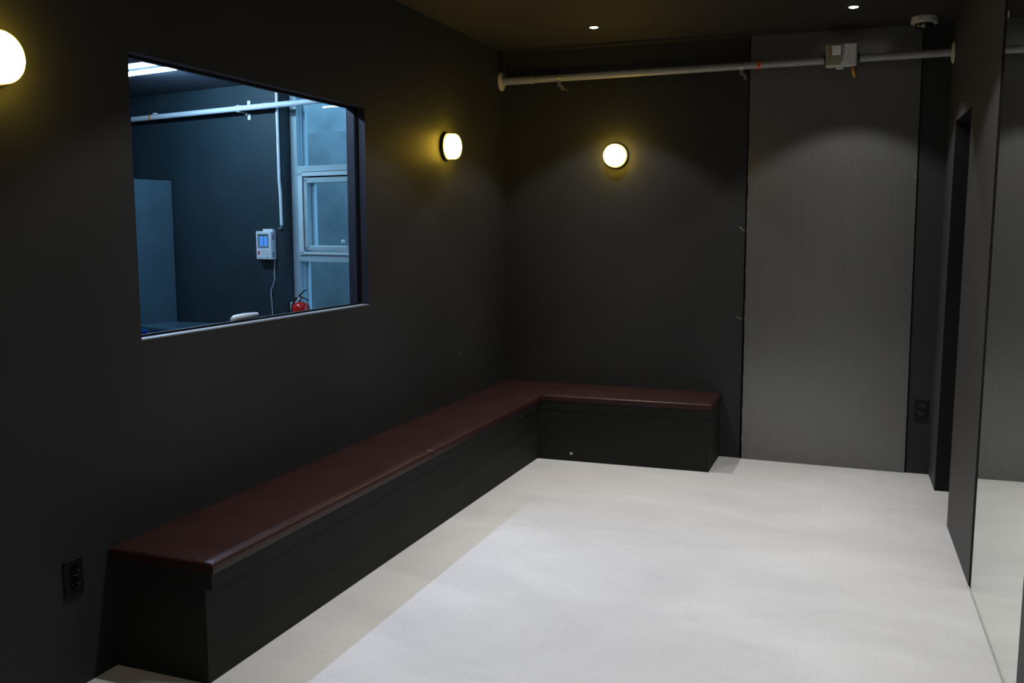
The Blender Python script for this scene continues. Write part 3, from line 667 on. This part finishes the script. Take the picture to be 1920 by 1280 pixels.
for q in ((2.60, -0.80), (2.98, -0.82), (3.12, -0.50), (2.74, -0.42)):
    b = B(); tube(b, [SN(q[0], q[1], 0.0), SN(q[0], q[1], 0.717)], 0.018, 16); obj('leg', b, M['lcd_frame'], t)
b = B(); obox(b, 4.55, 4.85, 0.0-0.45, -0.15, 0.0, 0.5)
t = thing('plastic_bin', 'bright blue plastic bin standing under the left end of the office desk', 'bin', SN(3.155, -0.715, 0)); b.free()
b = B()
def ring(z, hw): return [b.verts.new(SN(3.155+dx*hw, -0.715+dy*hw, z)) for dx, dy in ((-1, -1), (1, -1), (1, 1), (-1, 1))]
r0, r1, r2, r3 = ring(0, 0.075), ring(0.69, 0.095), ring(0.69, 0.085), ring(0.02, 0.07)
for p, q in ((r0, r1), (r1, r2), (r2, r3)):
    for i in range(4): b.faces.new([p[i], p[(i+1) % 4], q[(i+1) % 4], q[i]])
b.faces.new(r0[::-1]); b.faces.new(r3); obj('bin_body', b, M['blue_bin'], t)

# white handset lying on the window ledge
t = thing('white_handset', 'small white rounded handset lying on the ledge behind the window glass', 'handset', (-0.084, -2.95, WZ0+0.002))
b = B(); prof = []
ys = [(-3.040, 0.006, 0.010), (-3.034, 0.012, 0.016), (-3.02, 0.016, 0.021), (-2.99, 0.018, 0.0225), (-2.955, 0.017, 0.021), (-2.92, 0.013, 0.018), (-2.89, 0.011, 0.015), (-2.862, 0.009, 0.012), (-2.853, 0.004, 0.006)]
rings = []
for y, hw, hh in ys:
    lift = 0.012*max(0, (y+2.99)/0.14)
    rings.append([b.verts.new((-0.084+hw*math.cos(2*PI*k/20), y, WZ0+0.0018+lift*0.0+hh/2*1.35+lift+hh*0.62*math.sin(2*PI*k/20))) for k in range(20)])
for p, q in zip(rings, rings[1:]):
    for k in range(20): b.faces.new([p[k], p[(k+1) % 20], q[(k+1) % 20], q[k]])
b.faces.new(rings[0][::-1]); b.faces.new(rings[-1]); obj('handset_body', b, M['white_plastic'], t, smooth=True)
b = bx((-0.092, -3.00, WZ0+0.0015), (-0.076, -2.90, WZ0+0.0085)); obj('handset_foot', b, M['lcd_frame'], t)

# fire extinguisher + box on the recess ledge
ec = SN(2.033, -0.030, 0)
b = B(); obox(b, 1.2, RS, -0.20, 0.0, 0, 0.42); struct('trim_4', b, M['navy'])
t = thing('fire_extinguisher', 'red fire extinguisher with black levers standing by the office window', 'fire extinguisher', ec+V((0, 0, 0.42)))
R = 0.074; zt = 0.932
prof = [(0, 0), (0, R-0.008), (0.008, R), (zt-0.42-0.055, R)]
for i in range(1, 9):
    q = i/8*PI/2*0.86; prof.append((zt-0.42-0.055+0.052*math.sin(q), 0.020+(R-0.020)*math.cos(q)))
prof.append((zt-0.42, 0.018)); prof.append((zt-0.42, 0))
b = B(); lathe(b, ec+V((0, 0, 0.42)), (0, 0, 1), prof, 44); obj('cylinder_body', b, M['red'], t)
b = B(); zz = zt
lathe(b, ec+V((0, 0, zz-0.004)), (0, 0, 1), [(0, 0.019), (0.012, 0.019), (0.014, 0.014), (0.030, 0.014), (0.032, 0.017), (0.050, 0.016), (0.052, 0)], 24)
tube(b, [ec+V((0, 0, zz+0.026)), ec+U2*0.045+V((0, 0, zz+0.030))], 0.008, 12)
vb = obj('valve_body', b, M['steel'], t)
b = B(); lathe(b, ec-N2*0.016+V((0, 0, zz+0.028)), -N2, [(0, 0.011), (0.008, 0.011), (0.009, 0)], 20); obj('pressure_gauge', b, M['white_plastic'], vb)
def bar(p, q, wv, hh, m, nm, par):
    b = B(); p, q, wv = V(p), V(q), V(wv); extrude_poly(b, [p-wv, p+wv, q+wv*0.8, q-wv*0.8], V((0, 0, hh))); return obj(nm, b, m, par)
dr = -U2
bar(ec-dr*0.015+V((0, 0, zz+0.046)), ec+dr*0.050+V((0, 0, zz+0.094)), N2*0.011, 0.006, M['black_rubber'], 'squeeze_lever', t)
bar(ec+dr*0.045+V((0, 0, zz+0.089)), ec+dr*0.075+V((0, 0, zz+0.098)), N2*0.010, 0.006, M['black_rubber'], 'lever_tip', t)
bar(ec+dr*0.005+V((0, 0, zz+0.040)), ec+dr*0.085+V((0, 0, zz+0.012)), N2*0.011, 0.006, M['black_rubber'], 'carry_handle', t)
b = B(); tube(b, [ec-dr*0.045+V((0, 0, zz+0.030)), ec-dr*0.062+V((0, 0, zz+0.02)), ec-dr*0.088-N2*0.01+V((0, 0, zz-0.03)), ec-dr*0.094-N2*0.02+V((0, 0, zz-0.10)), ec-dr*0.092-N2*0.03+V((0, 0, zz-0.30))], 0.009, 12); obj('hose', b, M['black_rubber'], t)
b = B(); obox(b, 2.135, 2.235, 0.045, 0.105, 0.42, 0.915)
tag(obj('white_carton', b, M['white_plastic'], bevel=0.002, bseg=1), 'narrow white box standing behind the red extinguisher', 'box')
